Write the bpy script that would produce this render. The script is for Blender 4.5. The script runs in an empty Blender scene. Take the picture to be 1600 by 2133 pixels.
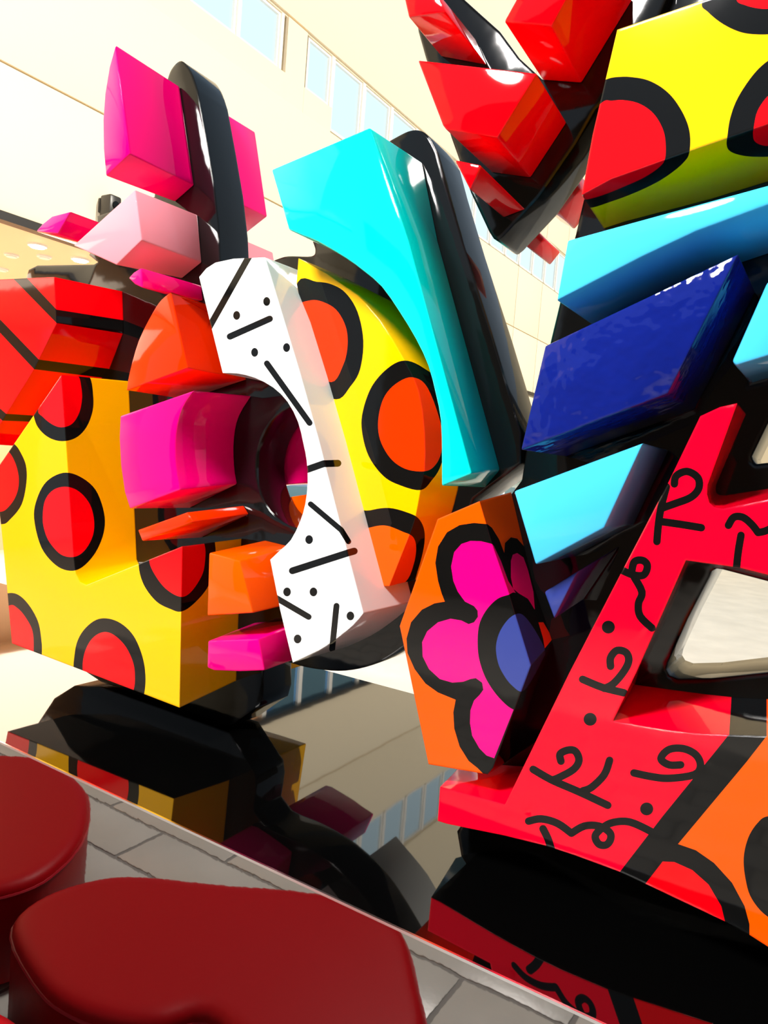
import bpy, bmesh, math, random
from mathutils import Vector, Matrix
from mathutils.geometry import delaunay_2d_cdt
random.seed(4)
SC = bpy.context.scene
COL = SC.collection

# ------------------------------------------------------------------ camera
# focal length 1540 px on a 1600x2133 frame; X runs along the plinth front, Y is depth, Z up
FPX, PCX, PCY = 1540.0, 800.0, 1066.5
ROLL = math.atan(0.08)
PITCH = math.atan(101 / FPX * math.cos(ROLL))
YAW = math.radians(31.9418)
CAM = Vector((0, 0, 2.45))
F0 = Vector((0, math.cos(PITCH), -math.sin(PITCH)))
R0 = Vector((1, 0, 0)); U0 = Vector((0, math.sin(PITCH), math.cos(PITCH)))
CR = math.cos(ROLL) * R0 + math.sin(ROLL) * U0
CU = -math.sin(ROLL) * R0 + math.cos(ROLL) * U0
MZ = Matrix.Rotation(YAW, 3, 'Z')
CF, CR, CU = MZ @ F0, MZ @ CR, MZ @ CU
cd = bpy.data.cameras.new('camera'); cam = bpy.data.objects.new('camera', cd); COL.objects.link(cam)
rot = Matrix((CR, CU, -CF)).transposed()
cam.matrix_world = Matrix.Translation(CAM) @ rot.to_4x4()
cd.sensor_fit = 'VERTICAL'; cd.sensor_height = 24.0; cd.lens = 24.0 * FPX / 2133.0
cd.clip_end = 300
SC.camera = cam

def ray(x, y): return CF + CR * ((x - PCX) / FPX) - CU * ((y - PCY) / FPX)
def onY(x, y, Y): d = ray(x, y); return CAM + d * ((Y - CAM.y) / d.y)
def onX(x, y, X): d = ray(x, y); return CAM + d * ((X - CAM.x) / d.x)
def onZ(x, y, Z): d = ray(x, y); return CAM + d * ((Z - CAM.z) / d.z)
def proj(P):
    q = P - CAM; z = q.dot(CF)
    return (PCX + FPX * q.dot(CR) / z, PCY - FPX * q.dot(CU) / z)

# ------------------------------------------------------------------ light
w = bpy.data.worlds.new('sky'); SC.world = w; w.use_nodes = True
nt = w.node_tree; nt.nodes.clear()
out = nt.nodes.new('ShaderNodeOutputWorld'); bg = nt.nodes.new('ShaderNodeBackground')
geo = nt.nodes.new('ShaderNodeTexCoord'); sep = nt.nodes.new('ShaderNodeSeparateXYZ')
rmp = nt.nodes.new('ShaderNodeValToRGB')
rmp.color_ramp.elements[0].position = 0.0; rmp.color_ramp.elements[0].color = (0.85, 0.93, 1.0, 1)
rmp.color_ramp.elements[1].position = 0.9; rmp.color_ramp.elements[1].color = (0.50, 0.74, 1.0, 1)
nt.links.new(geo.outputs['Generated'], sep.inputs[0]); nt.links.new(sep.outputs['Z'], rmp.inputs[0])
nt.links.new(rmp.outputs[0], bg.inputs['Color']); nt.links.new(bg.outputs[0], out.inputs[0])
bg.inputs['Strength'].default_value = 0.38
sd = bpy.data.lights.new('sun', 'SUN'); sun = bpy.data.objects.new('sun', sd); COL.objects.link(sun)
sd.energy = 2.9; sd.angle = math.radians(1.5); sd.color = (1.0, 0.93, 0.82)
sun.rotation_euler = Vector((0.85, 0.12, 0.46)).to_track_quat('Z', 'Y').to_euler()
ld = bpy.data.lights.new('added_key_light', 'AREA'); key_light = bpy.data.objects.new('added_key_light', ld); COL.objects.link(key_light)  # added area light for the sculptures' fronts, stands for no fixture
ld.shape = 'DISK'; ld.size = 1.8; ld.energy = 1250; ld.color = (1.0, 0.96, 0.92)
key_light.location = (-2.1, -4.0, 8.2)
key_light.rotation_euler = (key_light.location - Vector((-1.2, 1.85, 2.4))).to_track_quat('Z', 'Y').to_euler()
vs = SC.view_settings
vs.view_transform = 'Standard'; vs.look = 'None'; vs.gamma = 1.0; vs.use_curve_mapping = False
vs.exposure = 0.3

# ------------------------------------------------------------------ materials
def mat(name, color, rough=0.06, metal=0.0, ior=1.5, bump=0.0, bscale=3.0, bevel=0.0, emit=None, estr=0, coat=0.0):
    m = bpy.data.materials.new(name); m.use_nodes = True
    n = m.node_tree; b = n.nodes['Principled BSDF']
    b.inputs['Base Color'].default_value = (*color, 1); b.inputs['Roughness'].default_value = rough
    b.inputs['Metallic'].default_value = metal; b.inputs['IOR'].default_value = ior
    b.inputs['Coat Weight'].default_value = coat; b.inputs['Coat Roughness'].default_value = 0.02
    last = None
    if bevel:
        bv = n.nodes.new('ShaderNodeBevel'); bv.samples = 4; bv.inputs['Radius'].default_value = bevel; last = bv.outputs[0]
    if bump:
        tc = n.nodes.new('ShaderNodeTexCoord'); no = n.nodes.new('ShaderNodeTexNoise')
        no.inputs['Scale'].default_value = bscale; no.inputs['Detail'].default_value = 3
        bu = n.nodes.new('ShaderNodeBump'); bu.inputs['Strength'].default_value = 1.0; bu.inputs['Distance'].default_value = bump
        n.links.new(tc.outputs['Object'], no.inputs['Vector']); n.links.new(no.outputs['Fac'], bu.inputs['Height'])
        if last: n.links.new(last, bu.inputs['Normal'])
        last = bu.outputs[0]
    if last: n.links.new(last, b.inputs['Normal'])
    if emit: b.inputs['Emission Color'].default_value = (*emit, 1); b.inputs['Emission Strength'].default_value = estr
    return m
def paint(name, color, bump=0.0005, bscale=5): return mat(name, color, 0.05, ior=1.4, bump=bump, bscale=bscale, bevel=0.007)
MAGENTA = paint('magenta_paint', (1.0, 0.0, 0.17)); FUCHSIA = paint('fuchsia_paint', (0.98, 0.0, 0.20))
PINK = paint('pink_paint', (1.0, 0.30, 0.36)); RED = paint('red_paint', (1.0, 0.0, 0.004)); CRIM = paint('crimson_paint', (1.0, 0.0, 0.02))
YEL = paint('yellow_paint', (1.0, 0.49, 0.0)); ORA = paint('orange_paint', (1.0, 0.09, 0.0)); DORA = paint('deep_orange_paint', (1.0, 0.03, 0.0))
BLK = paint('black_paint', (0.004, 0.004, 0.004)); WHT = paint('white_paint', (0.82, 0.84, 0.84)); TEAL = paint('turquoise_paint', (0.0, 0.88, 0.82))
CYAN = paint('sky_blue_paint', (0.06, 0.55, 0.95)); BLUE = paint('navy_paint', (0.004, 0.012, 0.18), 0.02, 7)
INDIGO = paint('indigo_paint', (0.03, 0.05, 0.26))
CORE = mat('gloss_black_body', (0.003, 0.003, 0.003), 0.06, bump=0.002, bscale=4, bevel=0.012)
PLATE = mat('polished_black_top', (0.10, 0.10, 0.095), 0.03, metal=0.0, ior=2.0, bump=0.0003, bscale=2)
PLATE.node_tree.nodes['Principled BSDF'].inputs['Base Color'].default_value = (0.001, 0.001, 0.001, 1)
PANEL = mat('mirror_black_side', (0.34, 0.33, 0.32), 0.02, metal=1.0, bump=0.0001, bscale=12)
EDGE = mat('steel_edge', (0.7, 0.7, 0.72), 0.2, metal=1.0)
LEATHER = mat('burgundy_leather', (0.30, 0.0, 0.003), 0.45, ior=1.2, bump=0.0003, bscale=60)
SEAM = mat('burgundy_piping', (0.35, 0.01, 0.02), 0.25)
CREAM = mat('cream_plaster', (0.93, 0.79, 0.56), 0.7, bump=0.001, bscale=8)
GAP = mat('panel_joint', (0.62, 0.52, 0.36), 0.9)
FRAME = mat('window_frame_paint', (0.9, 0.86, 0.78), 0.5)
DARK = mat('dark_bronze_trim', (0.03, 0.025, 0.02), 0.35)
BLUEGLASS = mat('blue_facade_glass', (0.30, 0.62, 1.0), 0.04, metal=1.0)
BLOCKER = mat('dark_light_blocker', (0.07, 0.055, 0.04), 0.5)  # dark brown for the added out-of-view light blockers
PEACH = mat('peach_interior', (0.95, 0.62, 0.38), 0.6)
TILE = mat('grey_floor_tile', (0.46, 0.44, 0.40), 0.35, bump=0.001, bscale=25)
GROUT = mat('floor_grout', (0.16, 0.15, 0.14), 0.8)
FLOOR = mat('pale_stone_floor', (0.95, 0.90, 0.80), 0.4)
LAMP = mat('downlight_glow', (1, 1, 1), 0.5, emit=(1.0, 0.9, 0.7), estr=14)
for m_, nm in ((TILE, 'Base Color'), (FLOOR, 'Base Color')):
    n = m_.node_tree; b = n.nodes['Principled BSDF']
    tc = n.nodes.new('ShaderNodeTexCoord'); no = n.nodes.new('ShaderNodeTexNoise'); no.inputs['Scale'].default_value = 1.7; no.inputs['Detail'].default_value = 6
    mx = n.nodes.new('ShaderNodeMixRGB'); mx.blend_type = 'MULTIPLY'; mx.inputs[0].default_value = 0.35
    mx.inputs[1].default_value = b.inputs['Base Color'].default_value
    n.links.new(tc.outputs['Object'], no.inputs['Vector']); n.links.new(no.outputs['Fac'], mx.inputs[2]); n.links.new(mx.outputs[0], b.inputs['Base Color'])
GLASS = bpy.data.materials.new('window_glass'); GLASS.use_nodes = True
n = GLASS.node_tree; n.nodes.clear(); e_ = n.nodes.new('ShaderNodeEmission'); e_.inputs[0].default_value = (0.72, 0.93, 1.0, 1); e_.inputs[1].default_value = 0.95; o = n.nodes.new('ShaderNodeOutputMaterial'); mxs = n.nodes.new('ShaderNodeMixShader')
g = n.nodes.new('ShaderNodeBsdfGlossy'); g.inputs['Roughness'].default_value = 0.02
mxs.inputs[0].default_value = 0.08
n.links.new(e_.outputs[0], mxs.inputs[1]); n.links.new(g.outputs[0], mxs.inputs[2]); n.links.new(mxs.outputs[0], o.inputs[0])

# ------------------------------------------------------------------ helpers
def empty(name, loc, label=None, cat=None, kind=None, group=None):
    e = bpy.data.objects.new(name, None); COL.objects.link(e); e.location = loc; e.empty_display_size = 0.2
    if label: e['label'] = label
    if cat: e['category'] = cat
    if kind: e['kind'] = kind
    if group: e['group'] = group
    return e
def wloc(o): return o.location + (wloc(o.parent) if o.parent else Vector((0, 0, 0)))
def link(name, me, parent=None, origin=None, label=None, kind=None, cat=None, group=None):
    """me is in world coordinates; origin moved to the middle of its box"""
    o = bpy.data.objects.new(name, me); COL.objects.link(o)
    if origin is None:
        vs_ = [v.co for v in me.vertices]
        origin = Vector([(min(v[i] for v in vs_) + max(v[i] for v in vs_)) / 2 for i in range(3)])
    me.transform(Matrix.Translation(-origin))
    if parent: o.parent = parent; o.location = origin - wloc(parent)
    else: o.location = origin
    for k, v in (('label', label), ('kind', kind), ('category', cat), ('group', group)):
        if v: o[k] = v
    return o
def smooth_mesh(bm, ang=32):
    bmesh.ops.recalc_face_normals(bm, faces=bm.faces)
    a = math.radians(ang)
    for f in bm.faces: f.smooth = True
    for e in bm.edges:
        if len(e.link_faces) == 2: e.smooth = e.calc_face_angle(0) < a
def box(name, lo, hi, m, parent=None, bev=0.0, **kw):
    bm = bmesh.new(); bmesh.ops.create_cube(bm, size=1)
    lo, hi = Vector(lo), Vector(hi)
    for v in bm.verts: v.co = Vector([(lo[i] + hi[i]) / 2 + v.co[i] * (hi[i] - lo[i]) for i in range(3)])
    if bev: bmesh.ops.bevel(bm, geom=bm.edges[:], offset=bev, segments=2, affect='EDGES', profile=0.5)
    smooth_mesh(bm)
    me = bpy.data.meshes.new(name); bm.to_mesh(me); bm.free(); me.materials.append(m)
    return link(name, me, parent, **kw)
def area2(P): return sum(P[i][0] * P[(i + 1) % len(P)][1] - P[(i + 1) % len(P)][0] * P[i][1] for i in range(len(P))) / 2
def sm(P, n=5):
    """closed smooth curve through the points"""
    R = []; N = len(P)
    for i in range(N):
        p0, p1, p2, p3 = P[i - 1], P[i], P[(i + 1) % N], P[(i + 2) % N]
        for k in range(n):
            t = k / n
            R.append(tuple(0.5 * (2 * p1[j] + (p2[j] - p0[j]) * t + (2 * p0[j] - 5 * p1[j] + 4 * p2[j] - p3[j]) * t * t + (3 * p1[j] - p0[j] - 3 * p2[j] + p3[j]) * t ** 3) for j in (0, 1)))
    return R
def so(P, n=5):
    """open smooth curve"""
    R = []; N = len(P)
    for i in range(N - 1):
        p1, p2 = P[i], P[i + 1]; p0 = P[i - 1] if i else p1; p3 = P[i + 2] if i + 2 < N else p2
        for k in range(n):
            t = k / n
            R.append(tuple(0.5 * (2 * p1[j] + (p2[j] - p0[j]) * t + (2 * p0[j] - 5 * p1[j] + 4 * p2[j] - p3[j]) * t * t + (3 * p1[j] - p0[j] - 3 * p2[j] + p3[j]) * t ** 3) for j in (0, 1)))
    R.append(tuple(P[-1])); return R
def ell(cx, cy, rx, ry, n=20): return [(cx + rx * math.cos(2 * math.pi * k / n), cy + ry * math.sin(2 * math.pi * k / n)) for k in range(n)]
def stroke(P, wd, smooth=True):
    """a painted stroke: overlapping rounded pieces"""
    Q = so(P, 4) if smooth and len(P) > 2 else [tuple(p) for p in P]
    polys = []
    for a, b in zip(Q[:-1], Q[1:]):
        dx, dy = b[0] - a[0], b[1] - a[1]; L = math.hypot(dx, dy)
        if L < 0.5: continue
        th = math.atan2(dy, dx); r = wd / 2; pl = []
        for k in range(7): an = th + math.pi / 2 + math.pi * k / 6; pl.append((a[0] + r * math.cos(an), a[1] + r * math.sin(an)))
        for k in range(7): an = th - math.pi / 2 + math.pi * k / 6; pl.append((b[0] + r * math.cos(an), b[1] + r * math.sin(an)))
        polys.append(pl)
    return polys
def prism_pts(F, Yf, Yb, over=None):
    fr = [onY(p[0], p[1], Yf) if p[0] != 'xz' else Vector((p[1], Yf, p[2])) for p in F]
    bk = [p + Vector((0, Yb - Yf, 0)) for p in fr]
    for i, q in (over or {}).items(): bk[i] = onY(q[0], q[1], Yb)
    ks = sorted(over or {})
    for a, b in zip(ks[:-1], ks[1:]):          # short gaps between given rear corners are filled evenly
        if 1 < b - a <= 3:
            for i in range(a + 1, b): t = (i - a) / (b - a); bk[i] = fr[i] + (bk[a] - fr[a]) * (1 - t) + (bk[b] - fr[b]) * t
    return fr, bk
def block(name, F, Yf, Yb, m, parent, over=None, paints=None, bev=0.006, label=None, ang=32, under=None):
    """a slab with outline F on the plane Y=Yf running back to Y=Yb; over gives rear corners of a flared slab;
    paints is a list of (material, [polygons]) coloured onto its faces"""
    fr, bk = prism_pts(F, Yf, Yb, over); N = len(fr)
    bm = bmesh.new()
    if not paints:
        vf = [bm.verts.new(p) for p in fr]; vb = [bm.verts.new(p) for p in bk]
        f1 = bm.faces.new(vf); f2 = bm.faces.new(vb[::-1])
        sides = [bm.faces.new((vf[i], vb[i], vb[(i + 1) % N], vf[(i + 1) % N])) for i in range(N)]
        bmesh.ops.recalc_face_normals(bm, faces=bm.faces)
        bmesh.ops.triangulate(bm, faces=[f1, f2])
        mats = [m]
        if bev:
            es = [e for e in bm.edges if len(e.link_faces) == 2 and e.calc_face_angle(0) > math.radians(ang)]
            bmesh.ops.bevel(bm, geom=es, offset=bev, segments=2, affect='EDGES', profile=0.5, clamp_overlap=True)
        smooth_mesh(bm, ang)
    else:
        mats = [m]; pol = []
        for pm, pls in paints:
            if pm not in mats: mats.append(pm)
            for pl in pls: pol.append((mats.index(pm), pl))
        cache = {}
        def vert(P):
            k = (round(P.x, 4), round(P.y, 4), round(P.z, 4))
            if k not in cache: cache[k] = bm.verts.new(P)
            return cache[k]
        def addface(pts3):
            pp = [proj(p) for p in pts3]; q = [(x, -y) for x, y in pp]
            nrm = Vector((0, 0, 0))
            for i in range(len(pts3)): nrm += (pts3[i] - CAM).cross(pts3[(i + 1) % len(pts3)] - CAM)
            nrm = Vector((0, 0, 0))
            for i in range(1, len(pts3) - 1): nrm += (pts3[i] - pts3[0]).cross(pts3[i + 1] - pts3[0])
            if nrm.length < 1e-9: return
            nrm.normalize()
            vis = area2(q) > 0    # faces are wound outward
            c = sum(pts3, Vector()) / len(pts3)
            if not vis:
                vv = [vert(p) for p in pts3]
                try: fc = bm.faces.new(vv)
                except ValueError: return
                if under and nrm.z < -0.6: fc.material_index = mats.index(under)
                return
            x0, x1 = min(p[0] for p in q), max(p[0] for p in q); y0, y1 = min(p[1] for p in q), max(p[1] for p in q)
            V = [Vector(p) for p in q]; FC = [list(range(len(q)))]; idx = [0]
            for mi, pl in pol:
                pq = [(a, -b) for a, b in pl]
                if max(p[0] for p in pq) < x0 or min(p[0] for p in pq) > x1 or max(p[1] for p in pq) < y0 or min(p[1] for p in pq) > y1: continue
                if area2(pq) < 0: pq = pq[::-1]
                s = len(V); V += [Vector(p) for p in pq]; FC.append(list(range(s, s + len(pq)))); idx.append(mi)
            ov, oe, of, _, _, orf = delaunay_2d_cdt(V, [], FC, 1, 1e-4, True)
            P3 = []
            for v in ov:
                d = ray(v.x, -v.y); P3.append(CAM + d * ((pts3[0] - CAM).dot(nrm) / d.dot(nrm)))
            for f, og in zip(of, orf):
                if 0 not in og: continue
                try: fc = bm.faces.new([vert(P3[i]) for i in f])
                except ValueError: continue
                fc.material_index = idx[max(og)]
        # wind outward
        qf = [(proj(p)[0], -proj(p)[1]) for p in fr]
        if area2(qf) < 0: fr, bk = fr[::-1], bk[::-1]
        addface(fr)
        vb = [vert(p) for p in bk[::-1]]; bm.faces.new(vb)
        for i in range(N):
            j = (i + 1) % N
            addface([fr[j], fr[i], bk[i]]); addface([fr[j], bk[i], bk[j]])
        for f in bm.faces: f.normal_update()
        for f in bm.faces: f.smooth = True
        for e in bm.edges: e.smooth = len(e.link_faces) == 2 and e.calc_face_angle(9) < math.radians(ang)
    me = bpy.data.meshes.new(name); bm.to_mesh(me); bm.free()
    for k in mats: me.materials.append(k)
    return link(name, me, parent, label=label)
def slab_holes(name, outer, holes, Yf, Yb, m, parent, bev=0.012, label=None):
    """flat body with openings, outline on Y=Yf"""
    P = [onY(p[0], p[1], Yf) if p[0] != 'xz' else Vector((p[1], Yf, p[2])) for p in outer]
    V = [Vector((p.x, p.z)) for p in P]
    if area2(V) < 0: V = V[::-1]
    FC = [list(range(len(V)))]
    for h in holes:
        H = [onY(p[0], p[1], Yf) for p in h]; H = [Vector((p.x, p.z)) for p in H]
        if area2(H) < 0: H = H[::-1]
        s = len(V); V += H; FC.append(list(range(s, s + len(H))))
    ov, oe, of, _, _, orf = delaunay_2d_cdt(V, [], FC, 1, 1e-5, True)
    bm = bmesh.new(); vs_ = [bm.verts.new((v.x, Yf, v.y)) for v in ov]; fs = []
    for f, og in zip(of, orf):
        if 0 in og and len(og) == 1: fs.append(bm.faces.new([vs_[i] for i in f]))
    bmesh.ops.dissolve_limit(bm, angle_limit=0.01, verts=bm.verts[:], edges=bm.edges[:], delimit=set()) if not holes else None
    r = bmesh.ops.extrude_face_region(bm, geom=bm.faces[:])
    for v in [g for g in r['geom'] if isinstance(g, bmesh.types.BMVert)]: v.co.y += Yb - Yf
    bmesh.ops.delete(bm, geom=[v for v in bm.verts if not v.link_faces], context='VERTS')
    bmesh.ops.recalc_face_normals(bm, faces=bm.faces)
    es = [e for e in bm.edges if len(e.link_faces) == 2 and e.calc_face_angle(0) > math.radians(50)]
    bmesh.ops.bevel(bm, geom=es, offset=bev, segments=3, affect='EDGES', profile=0.5, clamp_overlap=True)
    smooth_mesh(bm, 40)
    me = bpy.data.meshes.new(name); bm.to_mesh(me); bm.free(); me.materials.append(m)
    return link(name, me, parent, label=label)
def c(P, ox, oy, s=0.375): return [(ox + x * s, oy + y * s) for x, y in P]

# ================================================================== SETTING
PT = 1.35                     # plinth top height
WX = -8.0                     # face of the long cream wall
# --- floor: one base slab, single tiles near the plinth
fl = empty('floor', (0, 0, 0), 'pale grey stone tile floor around the black plinth', kind='structure')
box('floor_slab', (-16, -9, -0.2), (14, 34, -0.012), FLOOR, fl)
TW, TD = 1.06, 0.375
tile_me = None
for r_ in range(-10, 5):
    y0 = -0.215 + r_ * TD
    if y0 > 1.2: break
    off = 0.0 if r_ % 2 == 0 else 0.53
    for k in range(-6, 4):
        x0 = -1.34 + off + k * TW
        if tile_me is None:
            o = box('floor_tile', (x0 + .012, y0 + .012, -0.03), (x0 + TW - .012, y0 + TD - .012, 0.0), TILE, fl, bev=0.004); tile_me = o.data
        else:
            o = bpy.data.objects.new('floor_tile', tile_me); COL.objects.link(o); o.parent = fl
            o.location = (x0 + TW / 2, y0 + TD / 2, -0.015 + random.uniform(-.0008, .0008))
box('grout_bed', (-7.2, -3.4, -0.02), (2.9, 1.47, -0.006), GROUT, fl)

# --- long cream wall with its high window band, receding to the right
wl = empty('wall_left', (WX, 0, 0), 'long cream wall with a high window band', kind='structure')
Y0, Y1 = -6.0, 33.0
ZS, ZJ, ZW, ZH, ZT = 4.75, 6.35, 8.35, 9.17, 15.0
box('wall_core', (WX - .45, Y0, ZS + .05), (WX - .04, Y1, ZW - .42), CREAM, wl)
box('wall_core', (WX - .45, Y0, ZH), (WX - .04, Y1, ZT), CREAM, wl)
def wpanels(z0, z1, shift=0.0):
    y = Y0 + shift
    while y < Y1:
        ye = 18.6 if y < 18.6 else min(y + 1.8, Y1)
        box('wall_panel', (WX - .04, y + .012, z0 + .012), (WX, ye - .012, z1 - .012), CREAM, wl, bev=0.006); y = ye
wpanels(ZS + .07, ZJ); wpanels(ZJ, ZW - .4)
wpanels(ZH + .02, 11.5); wpanels(11.5, ZT)
box('joint_backing', (WX - .05, Y0, ZS + .06), (WX - .03, Y1, ZW - .42), GAP, wl)
# windows: (from, to, sill)
wins = []
y = 0.6
for k in range(9): wins.append((y + k * 0.92, y + k * 0.92 + .92, ZW))
wins = [(0.55 + k * 0.925, 1.42 + k * 0.925, ZW) for k in range(9)]          # ends at 8.87
grp2 = [(9.5, 10.12, ZW)] + [(10.2 + k * 0.95, 11.05 + k * 0.95, ZW - .35) for k in range(22)]
wn = 0
def pier(a, b, z0): box('wall_pier', (WX - .45, a, z0), (WX - .01, b, ZH), CREAM, wl)
pier(Y0, 0.5, ZW - .42); pier(8.95, 9.42, ZW - .42); pier(31.1, Y1, ZW - .42)
box('wall_sill', (WX - .45, 0.5, ZW - .42), (WX - .005, 8.95, ZW - .02), CREAM, wl)
box('wall_sill', (WX - .45, 9.42, ZW - .42), (WX - .005, 10.16, ZW - .02), CREAM, wl)
for a, b, zs in wins + grp2:
    wn += 1
    e = empty('window_%d' % wn, (WX - .1, (a + b) / 2, zs), 'pale framed window pane in the high band of the cream wall', kind='structure')
    fw = 0.045
    for lo, hi in (((WX - .16, a, zs), (WX - .06, a + fw, ZH)), ((WX - .16, b - fw, zs), (WX - .06, b, ZH)),
                   ((WX - .16, a + fw, zs), (WX - .06, b - fw, zs + fw)), ((WX - .16, a + fw, ZH - fw), (WX - .06, b - fw, ZH))):
        box('frame_bar', lo, hi, FRAME, e)
    box('pane', (WX - .115, a + fw, zs + fw), (WX - .105, b - fw, ZH - fw), GLASS, e)
    box('mullion', (WX - .3, b, zs), (WX - .03, b + .08 if zs < ZW or b > 9.4 else b + .055, ZH), FRAME, e)

# --- street-level glazing further along the wall
for k in range(11):
    a = 9.56 + k * .95; wn += 1
    e = empty('window_%d' % wn, (WX, a + .47, 2.3), 'blue street-level glass pane under the cream wall', kind='structure')
    box('pane', (WX - .1, a + .05, 0.1), (WX - .09, a + .9, ZS - .02), BLUEGLASS, e)
    box('frame_bar', (WX - .14, a - .05, 0.0), (WX - .04, a + .05, ZS - .02), FRAME, e)
    box('frame_bar', (WX - .14, a + .05, 0.0), (WX - .04, a + .9, 0.1), FRAME, e)
# --- shop opening under the wall at the left
tr = empty('trim_1', (WX, 0, ZS), 'dark bronze strip along the top of the shop opening', kind='structure')
box('trim_bar', (WX - .12, Y0, ZS - .02), (WX + .03, Y1, ZS + .07), DARK, tr)
box('ceiling', (WX - 7, Y0, ZS + .0), (WX - .12, 20, ZS + .1), PEACH, kind='structure', label='peach shop ceiling with small round downlights')
box('wall_shop_back', (WX - 7.2, Y0, -0.01), (WX - 7, 20, ZS + .1), PEACH, kind='structure', label='peach back wall inside the shop')
box('wall_lower', (WX - .4, 20, -0.01), (WX - .04, Y1, ZS + .05), CREAM, kind='structure', label='cream wall below the window band at the far end')
box('wall_end', (WX - 7.2, 20, -0.01), (WX - .4, 20.2, ZS + .05), CREAM, kind='structure', label='cream end wall inside the shop')
box('blocker_right', (5.0, -9, -0.01), (5.4, 3.2, 12.0), BLOCKER, kind='structure', label='added dark brown light blocker, out of view to the right')  # added, unseen: keeps the sun off the sculptures and their right sides dark
box('blocker_low', (5.0, 3.2, -0.01), (5.4, 12.0, 3.6), BLOCKER, kind='structure', label='added low dark brown light blocker, out of view to the right')  # added, unseen: lower, so sun still reaches the floor behind
box('blocker_top', (-4.0, -9.4, 18.0), (5.4, 3.4, 18.3), BLOCKER, kind='structure', label='added dark sky blocker, out of view high above the sculptures')  # added, unseen: cuts the sky light falling on the blocks
box('blocker_front', (-8.4, -9.4, -0.01), (5.4, -9.0, 7.0), BLOCKER, kind='structure', label='added dark brown screen behind the viewer, unseen, to darken reflections')  # added behind the camera to give the gloss paint dark reflections
box('wall_back', (WX, 33, -0.01), (14, 33.4, 15), CREAM, kind='structure', label='cream wall closing the court at the far end')
for (x, y_), s in (((78, 512), 1.0), ((167, 541), 1.0), ((24, 532), .8), ((92, 535), .8), ((3, 561), .8)):
    p = onZ(x, y_, ZS - .01)
    e = empty('downlight', (p.x, p.y, ZS), {78: 'bright round downlight in the shop ceiling, upper of the two bright ones',
        167: 'bright round downlight in the shop ceiling beside the pink block', 24: 'dim round downlight left of the bright one in the shop ceiling',
        92: 'dim round downlight just right below the upper bright one', 3: 'dim round downlight at the left edge of the photograph'}[x], 'light', group='downlights in the shop ceiling')
    for nm, rr, z0, z1, mm in (('trim_ring', .11 * s, ZS - .02, ZS, FRAME), ('lens', .08 * s, ZS - .035, ZS - .02, LAMP if s == 1 else FRAME)):
        bm = bmesh.new(); bmesh.ops.create_cone(bm, cap_ends=True, segments=24, radius1=rr, radius2=rr * 1.08, depth=z1 - z0)
        for v in bm.verts: v.co += Vector((p.x, p.y, (z0 + z1) / 2))
        smooth_mesh(bm); me = bpy.data.meshes.new(nm); bm.to_mesh(me); bm.free(); me.materials.append(mm); link(nm, me, e)

sl = bpy.data.lights.new('shop_light', 'AREA'); so_ = bpy.data.objects.new('shop_light', sl); COL.objects.link(so_)
sl.shape = 'RECTANGLE'; sl.size = 5.0; sl.size_y = 14.0; sl.energy = 700; sl.color = (1.0, 0.86, 0.68)
so_.location = (WX - 3.6, 4.0, ZS - .06)
# --- wall speaker seen between the pink blocks
a_ = onX(237, 424, WX + .25)
sp = empty('wall_speaker', (WX, a_.y, a_.z), 'small dark box speaker fixed on the cream wall above the pink block', 'speaker')
box('cabinet', (WX + .02, a_.y - .03, a_.z - .18), (WX + .22, a_.y + .14, a_.z + .12), DARK, sp, bev=0.03)
box('bracket', (WX - .01, a_.y - .03, a_.z - .08), (WX + .03, a_.y + .05, a_.z + .08), DARK, sp)
bm = bmesh.new(); bmesh.ops.create_cone(bm, cap_ends=True, segments=20, radius1=.045, radius2=.045, depth=.02)
bmesh.ops.rotate(bm, verts=bm.verts, matrix=Matrix.Rotation(math.pi / 2, 3, 'Y'))
for v in bm.verts: v.co += Vector((WX + .225, a_.y + .05, a_.z))
me = bpy.data.meshes.new('driver'); bm.to_mesh(me); bm.free(); me.materials.append(BLK); link('driver', me, sp)

# ================================================================== PLINTH
pl = empty('plinth', (-2, 2.3, 0), 'polished black plinth with a mirror-like front under the painted sculptures', 'plinth')
PX0, PX1, PY0, PY1 = -7.2, 3.2, 1.5, 3.1
box('carcass', (PX0 + .01, PY0 + .015, 0.0), (PX1 - .01, PY1 - .01, PT - .02), BLK, pl)
box('top_plate', (PX0, PY0 + .004, PT - .02), (PX1, PY1, PT), PLATE, pl)
box('front_panel', (PX0, PY0, 0.0), (PX1, PY0 + .015, PT - .006), PANEL, pl)
box('edge_strip', (PX0, PY0 - .003, PT - .006), (PX1, PY0 + .003, PT + .001), EDGE, pl)

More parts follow.
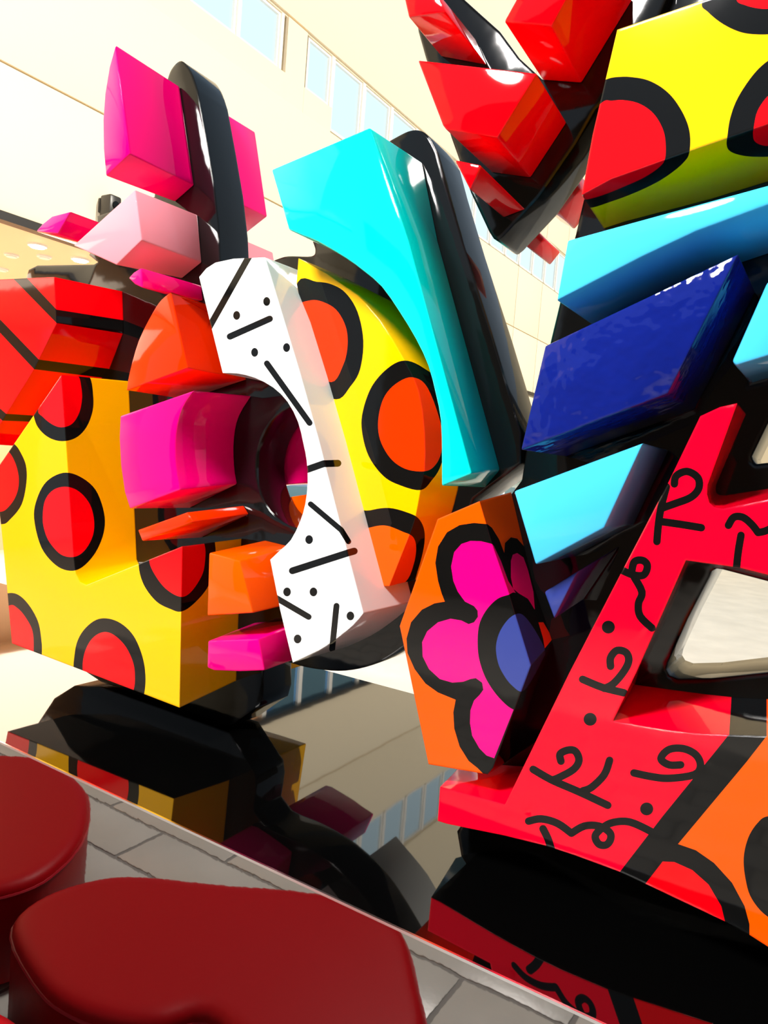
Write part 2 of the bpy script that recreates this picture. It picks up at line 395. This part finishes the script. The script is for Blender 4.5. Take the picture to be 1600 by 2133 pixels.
# ================================================================== OTTOMANS (seen mirrored in the plinth front)
def ottoman(P, zt, label):
    Q = []
    for x, y_ in sm(P, 4):
        v = onZ(x, y_, zt); Q.append((v.x, min(1.47, 3.0 - v.y)))
    if area2(Q) < 0: Q = Q[::-1]
    N = len(Q); cxq = sum(p[0] for p in Q) / N; cyq = sum(p[1] for p in Q) / N
    root = empty('ottoman', (cxq, cyq, 0), label, 'ottoman', group='burgundy ottomans by the plinth')
    def ring_mesh(levels, name, m, par):
        bm = bmesh.new(); rings = []
        for ins, z in levels:
            rg = []
            for i, p in enumerate(Q):
                a, b = Q[i - 1], Q[(i + 1) % N]; tx, ty = b[0] - a[0], b[1] - a[1]; L = math.hypot(tx, ty) or 1
                rg.append(bm.verts.new((p[0] - ty / L * ins, p[1] + (tx / L) * ins, z)))
            rings.append(rg)
        for A, B in zip(rings[:-1], rings[1:]):
            for i in range(N): bm.faces.new((A[i], A[(i + 1) % N], B[(i + 1) % N], B[i]))
        bm.faces.new(rings[-1]); bm.faces.new(rings[0][::-1])
        smooth_mesh(bm, 50)
        me = bpy.data.meshes.new(name); bm.to_mesh(me); bm.free(); me.materials.append(m); return link(name, me, par)
    ring_mesh([(.02, 0.04), (0.0, 0.06), (0, zt - .055)], 'base', LEATHER, root)
    ring_mesh([(-.004, zt - .055), (-.008, zt - .05), (-.004, zt - .043)], 'piping', SEAM, root)
    ring_mesh([(0, zt - .043), (0.003, zt - .03), (.018, zt - .012), (.045, zt - .002), (.08, zt)], 'cushion', LEATHER, root)
    for sx, sy in ((-.2, -.15), (.2, -.15), (-.2, .15), (.2, .15)):
        box('foot', (cxq + sx - .03, cyq + sy - .03, 0.0), (cxq + sx + .03, cyq + sy + .03, 0.04), DARK, root)
    return root
ottoman([(25, 1930), (70, 1870), (180, 1828), (290, 1817), (450, 1833), (650, 1850), (780, 1885), (842, 1935), (870, 2030), (890, 2140), (850, 2230), (640, 2230), (520, 2180), (430, 2105), (330, 2125), (235, 2118), (150, 2090), (85, 2040)],
        0.50, 'lobed burgundy leather ottoman filling the bottom left of the mirrored front')
ottoman([(-60, 1572), (50, 1570), (110, 1586), (170, 1625), (186, 1670), (172, 1735), (120, 1795), (50, 1835), (-60, 1855), (-200, 1830), (-260, 1720), (-190, 1610)],
        0.50, 'round burgundy leather ottoman mirrored at the left edge below the yellow block')

# ================================================================== SCULPTURE A (left: wheel of blocks, white face, turquoise wing)
A = empty('flower_sculpture', (-2.1, 2.24, PT), 'left painted sculpture with pink, yellow, white and turquoise blocks round a black ring', 'sculpture')
F1, C1, C2, B2 = 1.85, 2.15, 2.32, 2.63
outer = [(60, 605), (55, 578), (60, 562), (78, 553), (196, 551), (204, 546), (186, 532), (205, 480), (203, 450), (225, 443), (262, 432), (322, 410), (330, 300)]
outer += so([(345, 180), (357, 145), (378, 127), (398, 150), (412, 190)]) + [(430, 290), (445, 380), (455, 470), (459, 560), (520, 575), (555, 552)]
outer += so([(575, 541), (600, 534), (648, 534), (657, 522), (651, 500), (646, 470)]) + [(720, 380), (780, 315)]
outer += so([(815, 292), (850, 274), (874, 272), (893, 284), (910, 315)]) + [(926, 376), (965, 507), (1025, 695), (1055, 796), (1085, 900), (1085, 965), (1040, 1000)]
outer += [(985, 1040), (935, 1220)] + so([(900, 1300), (848, 1343), (790, 1380), (720, 1397), (650, 1392), (597, 1378)])
outer += [(575, 1375), (548, 1390), (548, 1445), (541, 1470), (525, 1480)]
p_ = [('xz', -1.98, PT + .012), ('xz', -2.78, PT + .012)]
outer += p_ + [(158, 1385), (120, 1330), (90, 1250), (60, 1100), (55, 1000), (20, 860), (10, 720)]
hole = ell(637, 972, 104, 130, 40)
core_a = slab_holes('black_core', outer, [hole], C1, C2, CORE, A, label='glossy black core slab with round opening')

def YB(P): return (BLK, [sm(P)])
def RD(P, m=RED): return (m, [sm(P)])
pts = [
 YB([(69,862),(79,890),(101,911),(129,919),(158,912),(180,890),(193,856),(194,822),(187,785),(160,750),(100,770),(60,820)]),
 RD([(80,852),(90,869),(109,884),(128,890),(150,883),(165,860),(171,830),(169,804),(163,783),(140,760),(105,800)]),
 YB([(71,1080),(77,1039),(97,1003),(131,985),(165,992),(199,1020),(217,1069),(216,1110),(199,1151),(172,1181),(146,1189),(116,1177),(86,1140)]),
 RD([(89,1076),(94,1042),(112,1020),(139,1014),(165,1024),(187,1050),(196,1084),(193,1117),(176,1147),(154,1160),(127,1155),(103,1129),(92,1102)]),
 YB([(30,925),(41,939),(54,969),(55,1006),(45,1051),(22,1081),(3,1092),(-40,1080),(-60,1000),(-20,920),(10,910)]),
 RD([(19,942),(32,965),(39,995),(36,1025),(22,1051),(0,1066),(-40,1050),(-40,960),(0,930)]),
 YB([(15,1236),(38,1239),(60,1260),(79,1294),(86,1331),(87,1363),(80,1420),(0,1400),(-40,1320),(-20,1250)]),
 RD([(18,1262),(38,1268),(56,1290),(68,1316),(70,1356),(65,1400),(0,1390),(-20,1300)]),
 YB([(156,1358),(169,1320),(195,1294),(221,1288),(251,1298),(278,1324),(296,1365),(303,1406),(300,1448),(285,1500),(200,1490),(157,1420)]),
 RD([(174,1369),(188,1335),(210,1318),(233,1320),(259,1343),(276,1376),(281,1406),(278,1438),(260,1480),(200,1460),(175,1410)]),
 YB([(289,1179),(300,1219),(326,1253),(356,1269),(377,1274),(401,1260),(431,1226),(446,1185),(448,1131),(430,1090),(340,1100),(295,1140)]),
 RD([(311,1168),(322,1196),(345,1226),(375,1243),(397,1234),(420,1200),(427,1170),(426,1134),(405,1100),(350,1110),(318,1140)]),
]
block('dotted_block', [(128,781),(154,1162),(158,1195),(166,1212),(180,1219),(380,1138),(374,1474),(25,1340),(8,1150),(-3,1050),(-12,985)], F1, C1, YEL, A,
      over={0:(268,794), 5:(503,1122), 6:(492,1418), 4:(292,1177), 3:(288,1172), 2:(285,1165), 1:(283,1120)}, under=BLK, paints=pts, label='yellow block with black-ringed red dots')
block('striped_block', [(113,577),(118,672),(71,768),(13,862),(-25,925),(-120,800),(-120,600),(0,582)], F1, C1, RED, A,
      over={0:(255,607),1:(258,690),2:(228,768)}, label='red block with black stripes', paints=[
      (BLK, [[(28,581),(30,560),(54,560),(57,580),(118,645),(257,667),(300,670),(300,700),(258,695),(118,673)],
             [(-60,606),(0,665),(81,749),(240,770),(240,790),(71,769),(0,693),(-60,633)],
             [(-40,815),(0,851),(13,862),(110,868),(100,880),(5,876),(-40,838)]])])
block('petal_block', [(240,93),(270,320),(220,367),(215,310),(214,250),(218,195),(227,140)], F1, C1, MAGENTA, A, over={0:(375,180),1:(405,386),2:(365,421)}, label='tall magenta block')
def twin(name, F, m, label, over_xy=None):
    fr = [onY(x, y, F1) for x, y in F]
    G = [('xz', p.x, p.z) for p in fr]
    return block(name, G, C2, B2, m, A, label=label)
twin('petal_block', [(240,93),(268,310),(220,357),(215,310),(214,250),(218,195),(227,140)], MAGENTA, 'magenta block behind the core')
block('wedge_block', [(281,394),(295,500),(242,552),(152,511)], F1, C1, PINK, A, over={0:(412,447),1:(421,547),2:(380,580)}, label='pale pink block')
twin('wedge_block', [(281,401),(293,492),(242,552),(152,511)], PINK, 'pale pink block behind the core')
block('cap_block', [(74,482),(88,466),(108,450),(147,440),(120,487)], F1, C1, FUCHSIA, A, label='small magenta block at the far left')
block('sliver_block', [(267,579),(278,567),(294,557),(297,600),(280,592)], F1, C1, MAGENTA, A, over={2:(420,594),3:(424,626)}, label='narrow magenta block')
block('quarter_block', so([(356,609),(337,624),(319,650),(289,710),(270,777),(264,813)],3) + [(391,766)], F1, C1, DORA, A, over={0:(450,640)}, label='orange quarter-round block')
fu = [(250,866),(404,813)] + so([(404,813),(379,852),(366,905),(366,969),(375,1021)],3)[1:] + [(270,1060),(259,1025),(251,969),(248,912)]
block('wheel_block', fu, F1, C1, FUCHSIA, A, over={1:(525,824),4:(499,867),7:(489,912),10:(489,969),13:(495,1008)}, label='large fuchsia block with a curved inner side')
block('thin_block', [(287,1104),(390,1067),(403,1087),(296,1127)], F1, C1, DORA, A, over={1:(508,1053),2:(519,1071)}, bev=.004, label='thin orange block')
block('spoke_block', [(435,1151),(499,1168),(527,1277),(431,1283)], F1, C1, ORA, A, over={0:(552,1125),1:(605,1138),2:(640,1250)}, label='orange block below the ring')
block('foot_block', [(433,1335),(538,1331),(551,1397),(499,1399),(445,1397),(431,1391)], F1, C1, FUCHSIA, A, over={0:(530,1297),1:(640,1290),2:(640,1365)}, label='small magenta block at the bottom')
twin('dotted_block', [(130,800),(150,1200),(374,1140),(374,1465),(30,1335),(12,1150),(30,960)], YEL, 'yellow block behind the core')
twin('striped_block', [(110,585),(114,672),(71,764),(30,840),(-100,760),(-100,600),(0,590)], RED, 'red block behind the core')
twin('foot_block', [(433,1335),(538,1331),(551,1397),(499,1399),(445,1397),(431,1391)], FUCHSIA, 'magenta block behind the core')
twin('spoke_block', [(440,1155),(499,1170),(527,1277),(436,1280)], ORA, 'orange block behind the core')
twin('white_block', [(563,1170),(640,1060),(711,1110),(757,1277),(700,1331),(610,1378),(590,1290)], WHT, 'white block behind the core')
# seen through the ring
block('inner_block', [(560,840),(700,830),(700,1000),(575,1012)], C2 + .02, B2, MAGENTA, A, label='magenta block seen through the ring')
block('inner_block', [(585,1038),(700,1020),(700,1090),(590,1100)], C2 + .02, B2, ORA, A, label='orange block seen through the ring')
# yellow dotted block behind the white one
cre = so([(745,615),(790,665),(843,751),(872,815),(884,900),(884,980),(876,1020),(865,1080),(853,1115)],2)
yf = [(622,538),(680,570)] + cre + [(811,1221),(775,1221),(720,1050),(650,760),(618,590)]
ov = {1:(711,575),2:(824,632),4:(880,690),6:(930,790),8:(948,850),10:(957,900),12:(956,1005),14:(950,1035),16:(942,1065),18:(920,1130),19:(876,1205)}
YR = [
 YB([(620,588),(660,587),(690,592),(720,610),(745,650),(757,710),(750,770),(730,805),(700,832),(640,800),(600,700)]),
 RD([(620,640),(645,626),(670,628),(700,645),(720,680),(724,720),(715,760),(690,796),(640,760),(610,700)], DORA),
 YB([(843,751),(809,766),(775,804),(756,856),(754,898),(768,950),(798,991),(831,1010),(876,1021),(900,1000),(919,968),(935,900),(915,800),(880,765)]),
 RD([(859,786),(824,800),(799,830),(788,875),(792,916),(813,954),(843,976),(880,982),(903,973),(919,943),(920,890),(891,808)], DORA),
 YB([(740,1075),(771,1063),(811,1058),(850,1068),(872,1080),(884,1105),(883,1140),(870,1190),(850,1240),(800,1260),(740,1180)]),
 RD([(750,1110),(775,1098),(805,1095),(840,1108),(860,1118),(867,1140),(862,1175),(845,1212),(800,1240),(740,1160)], ORA)]
block('dotted_block', yf, 2.0, C1, YEL, A, over={k:v for k,v in ov.items() if k < len(yf)}, paints=YR, label='yellow block with black-ringed orange dots', ang=40)
# white face
wf = [(552,536),(486,539),(449,547),(430,559),(415,577),(438,672),(464,777)] + so([(464,777),(494,778),(531,787),(569,807),(599,837),(621,879),(632,924),(639,960),(641,1005),(636,1050),(625,1087),(606,1125),(584,1146),(563,1166)],2)[1:]
wf += [(584,1272),(610,1380)] + so([(610,1380),(662,1356),(700,1331),(737,1301),(757,1277)],2)[1:] + [(711,1100),(663,912),(623,770)]
bars = []
for P, wd in (([(524,525),(430,692)],12),([(479,701),(562,664)],12),([(556,757),(645,881)],11),([(620,984),(640,978),(674,966),(704,965)],13),([(647,1050),(711,1104),(726,1128)],10),
              ([(609,1189),(724,1152),(738,1148)],13),([(566,1240),(643,1285)],11),([(701,1262),(692,1352)],11)): bars += stroke(P, wd + 1.5, False)
for x, y_ in ((555.6,628),(493,657),(597,724),(530.5,734)): bars.append(ell(x, y_, 7.3, 9.3))
for x, y_ in ((644,1124),(598,1233),(653,1233),(730,1283),(620,1331)): bars.append(ell(x, y_, 8, 9.3))
block('white_block', wf, F1, C1, WHT, A, over={0:(640,570)}, paints=[(BLK, bars)], label='white block with black bars and dots', ang=40)
# turquoise wing
te = [(565,353),(770,265),(850,500),(983,987),(919,1013)] + so([(919,1013),(919,950),(917,875),(906,819),(891,762),(865,706),(831,650),(794,597),(756,564),(719,537),(661,503),(631,491)],2)[1:] + [(601,478)]
block('wing_block', te, F1, C1, TEAL, A, over={1:(880,338),2:(912,500),3:(1042,978)}, label='turquoise wing-shaped block')
fr_t = [onY(x, y_, F1) for x, y_ in te]
block('wing_block', [('xz', p.x - .05, p.z) for p in fr_t], C2, B2, TEAL, A, label='turquoise block behind the core')

# ================================================================== SCULPTURE B (right)
B = empty('star_sculpture', (-0.3, 2.24, PT), 'right painted sculpture with red, blue, yellow and sky-blue blocks on a black body', 'sculpture')
outer = [('xz', -0.93, PT + .002), (958, 1640), (990, 1560), (985, 1300), (1010, 1100), (1085, 1000), (1096, 925), (1144, 715), (1163, 636), (1196, 493), (1214, 416), (1290, 250), (1372, 31), (1400, -80), (1800, -80), ('xz', 0.75, 2.4), ('xz', 0.75, PT + .002)]
h1 = [(1478,1202),(1483,1190),(1492,1185),(1505,1187),(1600,1212),(1720,1243),(1720,1392),(1600,1401),(1480,1414),(1412,1415),(1394,1408),(1387,1396),(1390,1382),(1432,1290)]
h2 = [(1600,880),(1566,950),(1566,960),(1576,966),(1680,955),(1720,900),(1700,700)]
core_b = slab_holes('black_body', outer, [h1, h2], C1, C2 + .08, CORE, B, label='glossy black body with openings')
# upper red cluster on its own black tongue
slab_holes('black_tongue', [(850,-60),(871,67),(886,120),(939,285),(980,401),(1018,482),(1027,496),(1036,500),(1048,490),(1122,409),(1197,300),(1239,226),(1252,214),(1330,130),(1395,-20),(1400,-60),(1250,-60),(1200,120),(1130,165),(1081,120),(1040,64),(1002,30),(960,-8),(915,-40)], [], C1 - .03, C2 - .03, CORE, B, bev=.006, label='glossy black tongue carrying the red blocks')
block('red_block', [(869,124),(1119,152),(1036,287),(929,270),(921,259)], F1, C1 - .03, RED, B, over={1:(1182,255),2:(1106,371),3:(1025,360)}, label='red block, lower large one')
block('red_block', [(1049,45),(1085,-20),(1150,-120),(1245,-120),(1149,54)], F1, C1 - .03, RED, B, over={0:(1130,168),4:(1212,174),3:(1320,-2)}, label='red block, upper one beside the yellow block')
block('red_block', [(838,-20),(905,-25),(929,25),(851,36)], F1, C1 - .03, RED, B, over={3:(918,118),2:(1015,137)}, label='red block at the top left tip')
block('red_block', [(946,332),(1002,343),(979,396)], F1, C1 - .03, RED, B, over={1:(1096,437),2:(1049,454)}, label='small red block near the black tip')
rb = [onY(1150, 445, 2.45), onY(1182, 463, 2.45), onY(1225, 410, 2.45), onY(1215, 370, 2.45), onY(1180, 390, 2.45)]
block('red_block', [('xz', p.x, p.z) for p in rb], C2 - .03, B2 - .1, RED, B, label='red block behind the black tongue')
rb = [onY(1098, 512, 2.45), onY(1130, 540, 2.45), onY(1152, 512, 2.45), onY(1120, 478, 2.45), onY(1090, 490, 2.45)]
block('red_block', [('xz', p.x, p.z) for p in rb], C2 - .03, B2 - .1, RED, B, label='small red block behind the black tip')
# big yellow block
v5 = lambda P: [(1100 + x * .3125, y_ * .3125) for x, y_ in P]
yp = [
 (BLK, [sm(v5([(525,528),(620,512),(700,515),(800,535),(900,590),(980,670),(1050,790),(1080,900),(1075,1020),(1040,1080),(960,1150),(850,1220),(700,1290),(550,1345),(410,1385),(355,1340),(200,1310),(250,900),(400,600)]))]),
 (RED, [sm(v5([(485,690),(560,672),(640,668),(740,690),(830,750),(890,840),(915,930),(915,1050),(880,1110),(780,1180),(650,1240),(500,1300),(385,1330),(352,1310),(250,1250),(300,900)]))]),
 (BLK, [sm(v5([(1160,15),(1200,80),(1300,160),(1420,215),(1540,230),(1650,222),(1800,180),(1900,0),(1800,-200),(1500,-260),(1250,-200)]))]),
 (RED, [sm(v5([(1390,0),(1450,35),(1530,55),(1620,55),(1740,0),(1750,-100),(1550,-180),(1400,-120)]))]),
 (BLK, [sm(v5([(1600,405),(1500,500),(1400,650),(1350,780),(1330,900),(1325,970),(1350,1010),(1420,1035),(1520,1045),(1650,1035),(1850,950),(1950,700),(1850,420),(1700,360)]))]),
 (RED, [sm(v5([(1600,640),(1530,740),(1505,850),(1500,900),(1510,940),(1550,965),(1620,968),(1750,900),(1800,700),(1700,580)]))]),
]
block('dotted_block', [(1286,62),(1455,4),(1720,-85),(1760,205),(1600,258),(1435,315),(1273,373),(1212,406),(1235,280)], F1 - .02, C1, YEL, B, over={7:(1258,476),6:(1300,462)}, paints=yp, label='large yellow block with black-ringed red dots')
block('beam_block', [(1182,500),(1720,352),(1740,380),(1600,427),(1450,482),(1337,535),(1159,627)], F1 - .04, C1, CYAN, B, label='long sky-blue block')
block('kite_block', [(1135,720),(1540,527),(1392,820),(1084,938)], F1 - .05, C1, BLUE, B, label='dark navy kite-shaped block')
block('kite_block', [(1070,1023),(1341,922),(1259,1100),(1115,1177)], F1, C1, CYAN, B, label='sky-blue kite-shaped block')
block('corner_block', [(1598,587),(1525,752),(1532,762),(1600,741),(1720,700),(1720,540)], F1, C1, CYAN, B, label='sky-blue block at the right edge')
block('sliver_block', [(1133,1233),(1204,1190),(1154,1291)], F1 + .08, C1, INDIGO, B, over={1:(1292,1136),2:(1215,1250)}, label='small indigo triangle')
# flower-painted block
k5 = lambda P: c(P, 800, 1000)
fp = [
 (BLK, [k5([(575,245),(500,238),(420,250),(350,290),(300,370),(285,460),(300,560),(320,630),(338,675),(280,685),(210,720),(150,790),(125,880),(130,960),(170,1050),(230,1130),(300,1180),(398,1220),(385,1290),(390,1380),(420,1480),(470,1560),(520,1600),(560,1640),(700,1700),(800,1300),(880,1000),(960,900),(890,760),(850,560),(810,450),(780,370),(740,325),(705,318),(672,350),(668,404),(640,330),(600,265)])]),
 (FUCHSIA, [k5([(600,355),(540,340),(480,338),(430,355),(390,400),(373,480),(385,560),(410,620),(450,675),(500,700),(520,725),(522,760),(500,790),(470,800),(430,780),(370,770),(300,790),(240,840),(212,900),(215,980),(250,1050),(310,1105),(380,1125),(440,1120),(480,1105),(510,1100),(545,1125),(552,1165),(530,1195),(500,1225),(480,1280),(478,1350),(490,1420),(530,1490),(570,1530),(612,1545),(720,1275),(760,1000),(740,640),(718,604),(690,560),(650,450),(610,365)]),
            k5([(705,540),(705,450),(715,415),(740,405),(775,430),(800,500),(830,620),(838,720),(800,660),(750,630),(718,604)])]),
 (BLK, [k5([(815,1030),(860,985),(960,890),(960,1700),(565,1700),(606,1600)])]),
 (DORA, [k5([(858,790),(885,790),(938,880),(893,935),(884,880)])]),
 (BLK, [sm(k5([(692,637),(630,660),(570,720),(530,800),(520,900),(530,1000),(570,1110),(640,1210),(720,1275),(790,1260),(850,1100),(890,945),(850,780),(770,660),(725,625)]))]),
 (INDIGO, [sm(k5([(725,748),(680,785),(640,850),(622,930),(635,1020),(670,1090),(710,1140),(765,1175),(815,1120),(880,1000),(893,940),(830,820),(770,748)]))]),
]
block('flower_block', [(999,1044),(1025,1133),(1059,1232),(1106,1386),(1027,1600),(1016,1613),(893,1592),(833,1304),(912,1081)], F1, C1, ORA, B,
      over={0:(1065,1025),1:(1085,1110),2:(1110,1215),3:(1151,1337),4:(1068,1568),5:(1058,1585)}, paints=fp, label='orange block painted with a magenta flower', ang=20)
# red scrollwork face with foot
k6 = lambda P: c(P, 1000, 1400)
k4 = lambda P: c(P, 1000, 800)
zf = [(1459,867),(1500,848),(1536,840),(1474,1010),(1473,1030),(1478,1048),(1488,1057),(1505,1060),(1600,1040),(1740,1010),(1740,1230),(1600,1197),(1540,1182),(1429,1167),(1326,1400),(1277,1502),(1380,1520),(1450,1528),(1517,1531),(1597,1534),(1740,1540),(1740,2060),(1600,1972)]
zf += [(1561,1947),(1510,1919),(1345,1841),(1289,1815),(1200,1782),(1139,1762),(1050,1740),(931,1716),(912,1710),(917,1639),(1052,1676),(1187,1400),(1300,1182),(1394,1002)]
sq = []
for P in (k6([(450,495),(445,455),(490,433),(530,440),(550,490),(520,540),(440,585),(400,600)]), k6([(295,540),(400,600),(550,665),(710,740)]), k6([(720,490),(690,570),(620,640),(570,660)]),
          k6([(1115,515),(1050,515),(1005,480),(1050,430),(1130,425),(1200,460),(1225,520),(1190,570),(1050,590),(950,580),(855,560)]),
          k6([(270,828),(340,815),(430,840),(508,895)]), k6([(508,895),(580,855),(660,855),(720,890),(725,930),(700,960),(660,955),(640,910),(680,865),(740,835),(830,832),(940,880),(975,905)]),
          k6([(350,870),(375,920),(392,970),(400,1010)]), k6([(570,40),(680,85),(800,115)]), [(1272,1388),(1272,1370),(1285,1355),(1304,1359),(1310,1376),(1300,1398),(1278,1424),(1259,1434)],
          k4([(780,1030),(850,1060),(910,1060),(930,1010),(905,980),(860,985),(845,1030),(850,1060),(900,1155),(880,1220),(890,1290),(955,1355)]),
          k4([(1080,555),(1090,510),(1150,485),(1210,520),(1215,580),(1170,630),(1080,665),(1010,690)]), k4([(1035,570),(1005,690),(990,790),(983,875)]), k4([(1015,765),(1120,780),(1230,798)]),
          k4([(1380,785),(1410,740),(1460,740),(1510,780),(1545,825)]), k4([(1545,825),(1600,810),(1700,750)]), k4([(1450,840),(1435,930),(1425,1020)])):
    sq += stroke(P, 16)
for x, y_ in (k6([(612,262),(926,760)]) + k4([(713,1350)])): sq.append(ell(x, y_, 13.8, 13.6))
zp = [
 (BLK, [[(1526,1420),(1519,1531),(1412,1760),(1405,1755),(1300,1900),(1600,2050),(1597,1534),(1597,1420)], k6([(1380,350),(1300,450),(1210,560),(1015,800),(780,1105),(760,1160),(1500,1560),(1700,1300),(1600,350)])]),
 (RED, [k6([(1015,1052),(1080,1055),(1180,1100),(1270,1180),(1340,1300),(1362,1390),(1362,1440),(1300,1420),(905,1200),(920,1175)])]),
 (ORA, [k6([(1593,60),(1593,355),(1480,500),(1100,955),(1200,990),(1300,1060),(1400,1170),(1470,1300),(1497,1400),(1497,1520),(2000,1800),(2000,0)])]),
 (BLK, [sm(k6([(1600,800),(1540,840),(1490,920),(1465,1030),(1475,1150),(1510,1260),(1600,1360),(1750,1420),(1850,1300),(1900,1000),(1750,800)]))]),
 (BLK, sq)]
nz = len(zf)
block('scroll_block', zf, F1 - .02, C1, CRIM, B, paints=zp, label='red block with black scrollwork, black band and orange field',
      over={0:(1470,880),1:(1525,868),2:(1554,862),3:(1492,1010),4:(1491,1022),5:(1494,1028),6:(1500,1031),7:(1510,1032),8:(1600,1018),12:(1540,1186),11:(1600,1202),13:(1437,1169),14:(1335,1385),15:(1323,1426),16:(1400,1437),17:(1470,1446),18:(1526,1452),19:(1597,1456),20:(1740,1466),nz-5:(967,1588)}, ang=20, under=BLK)
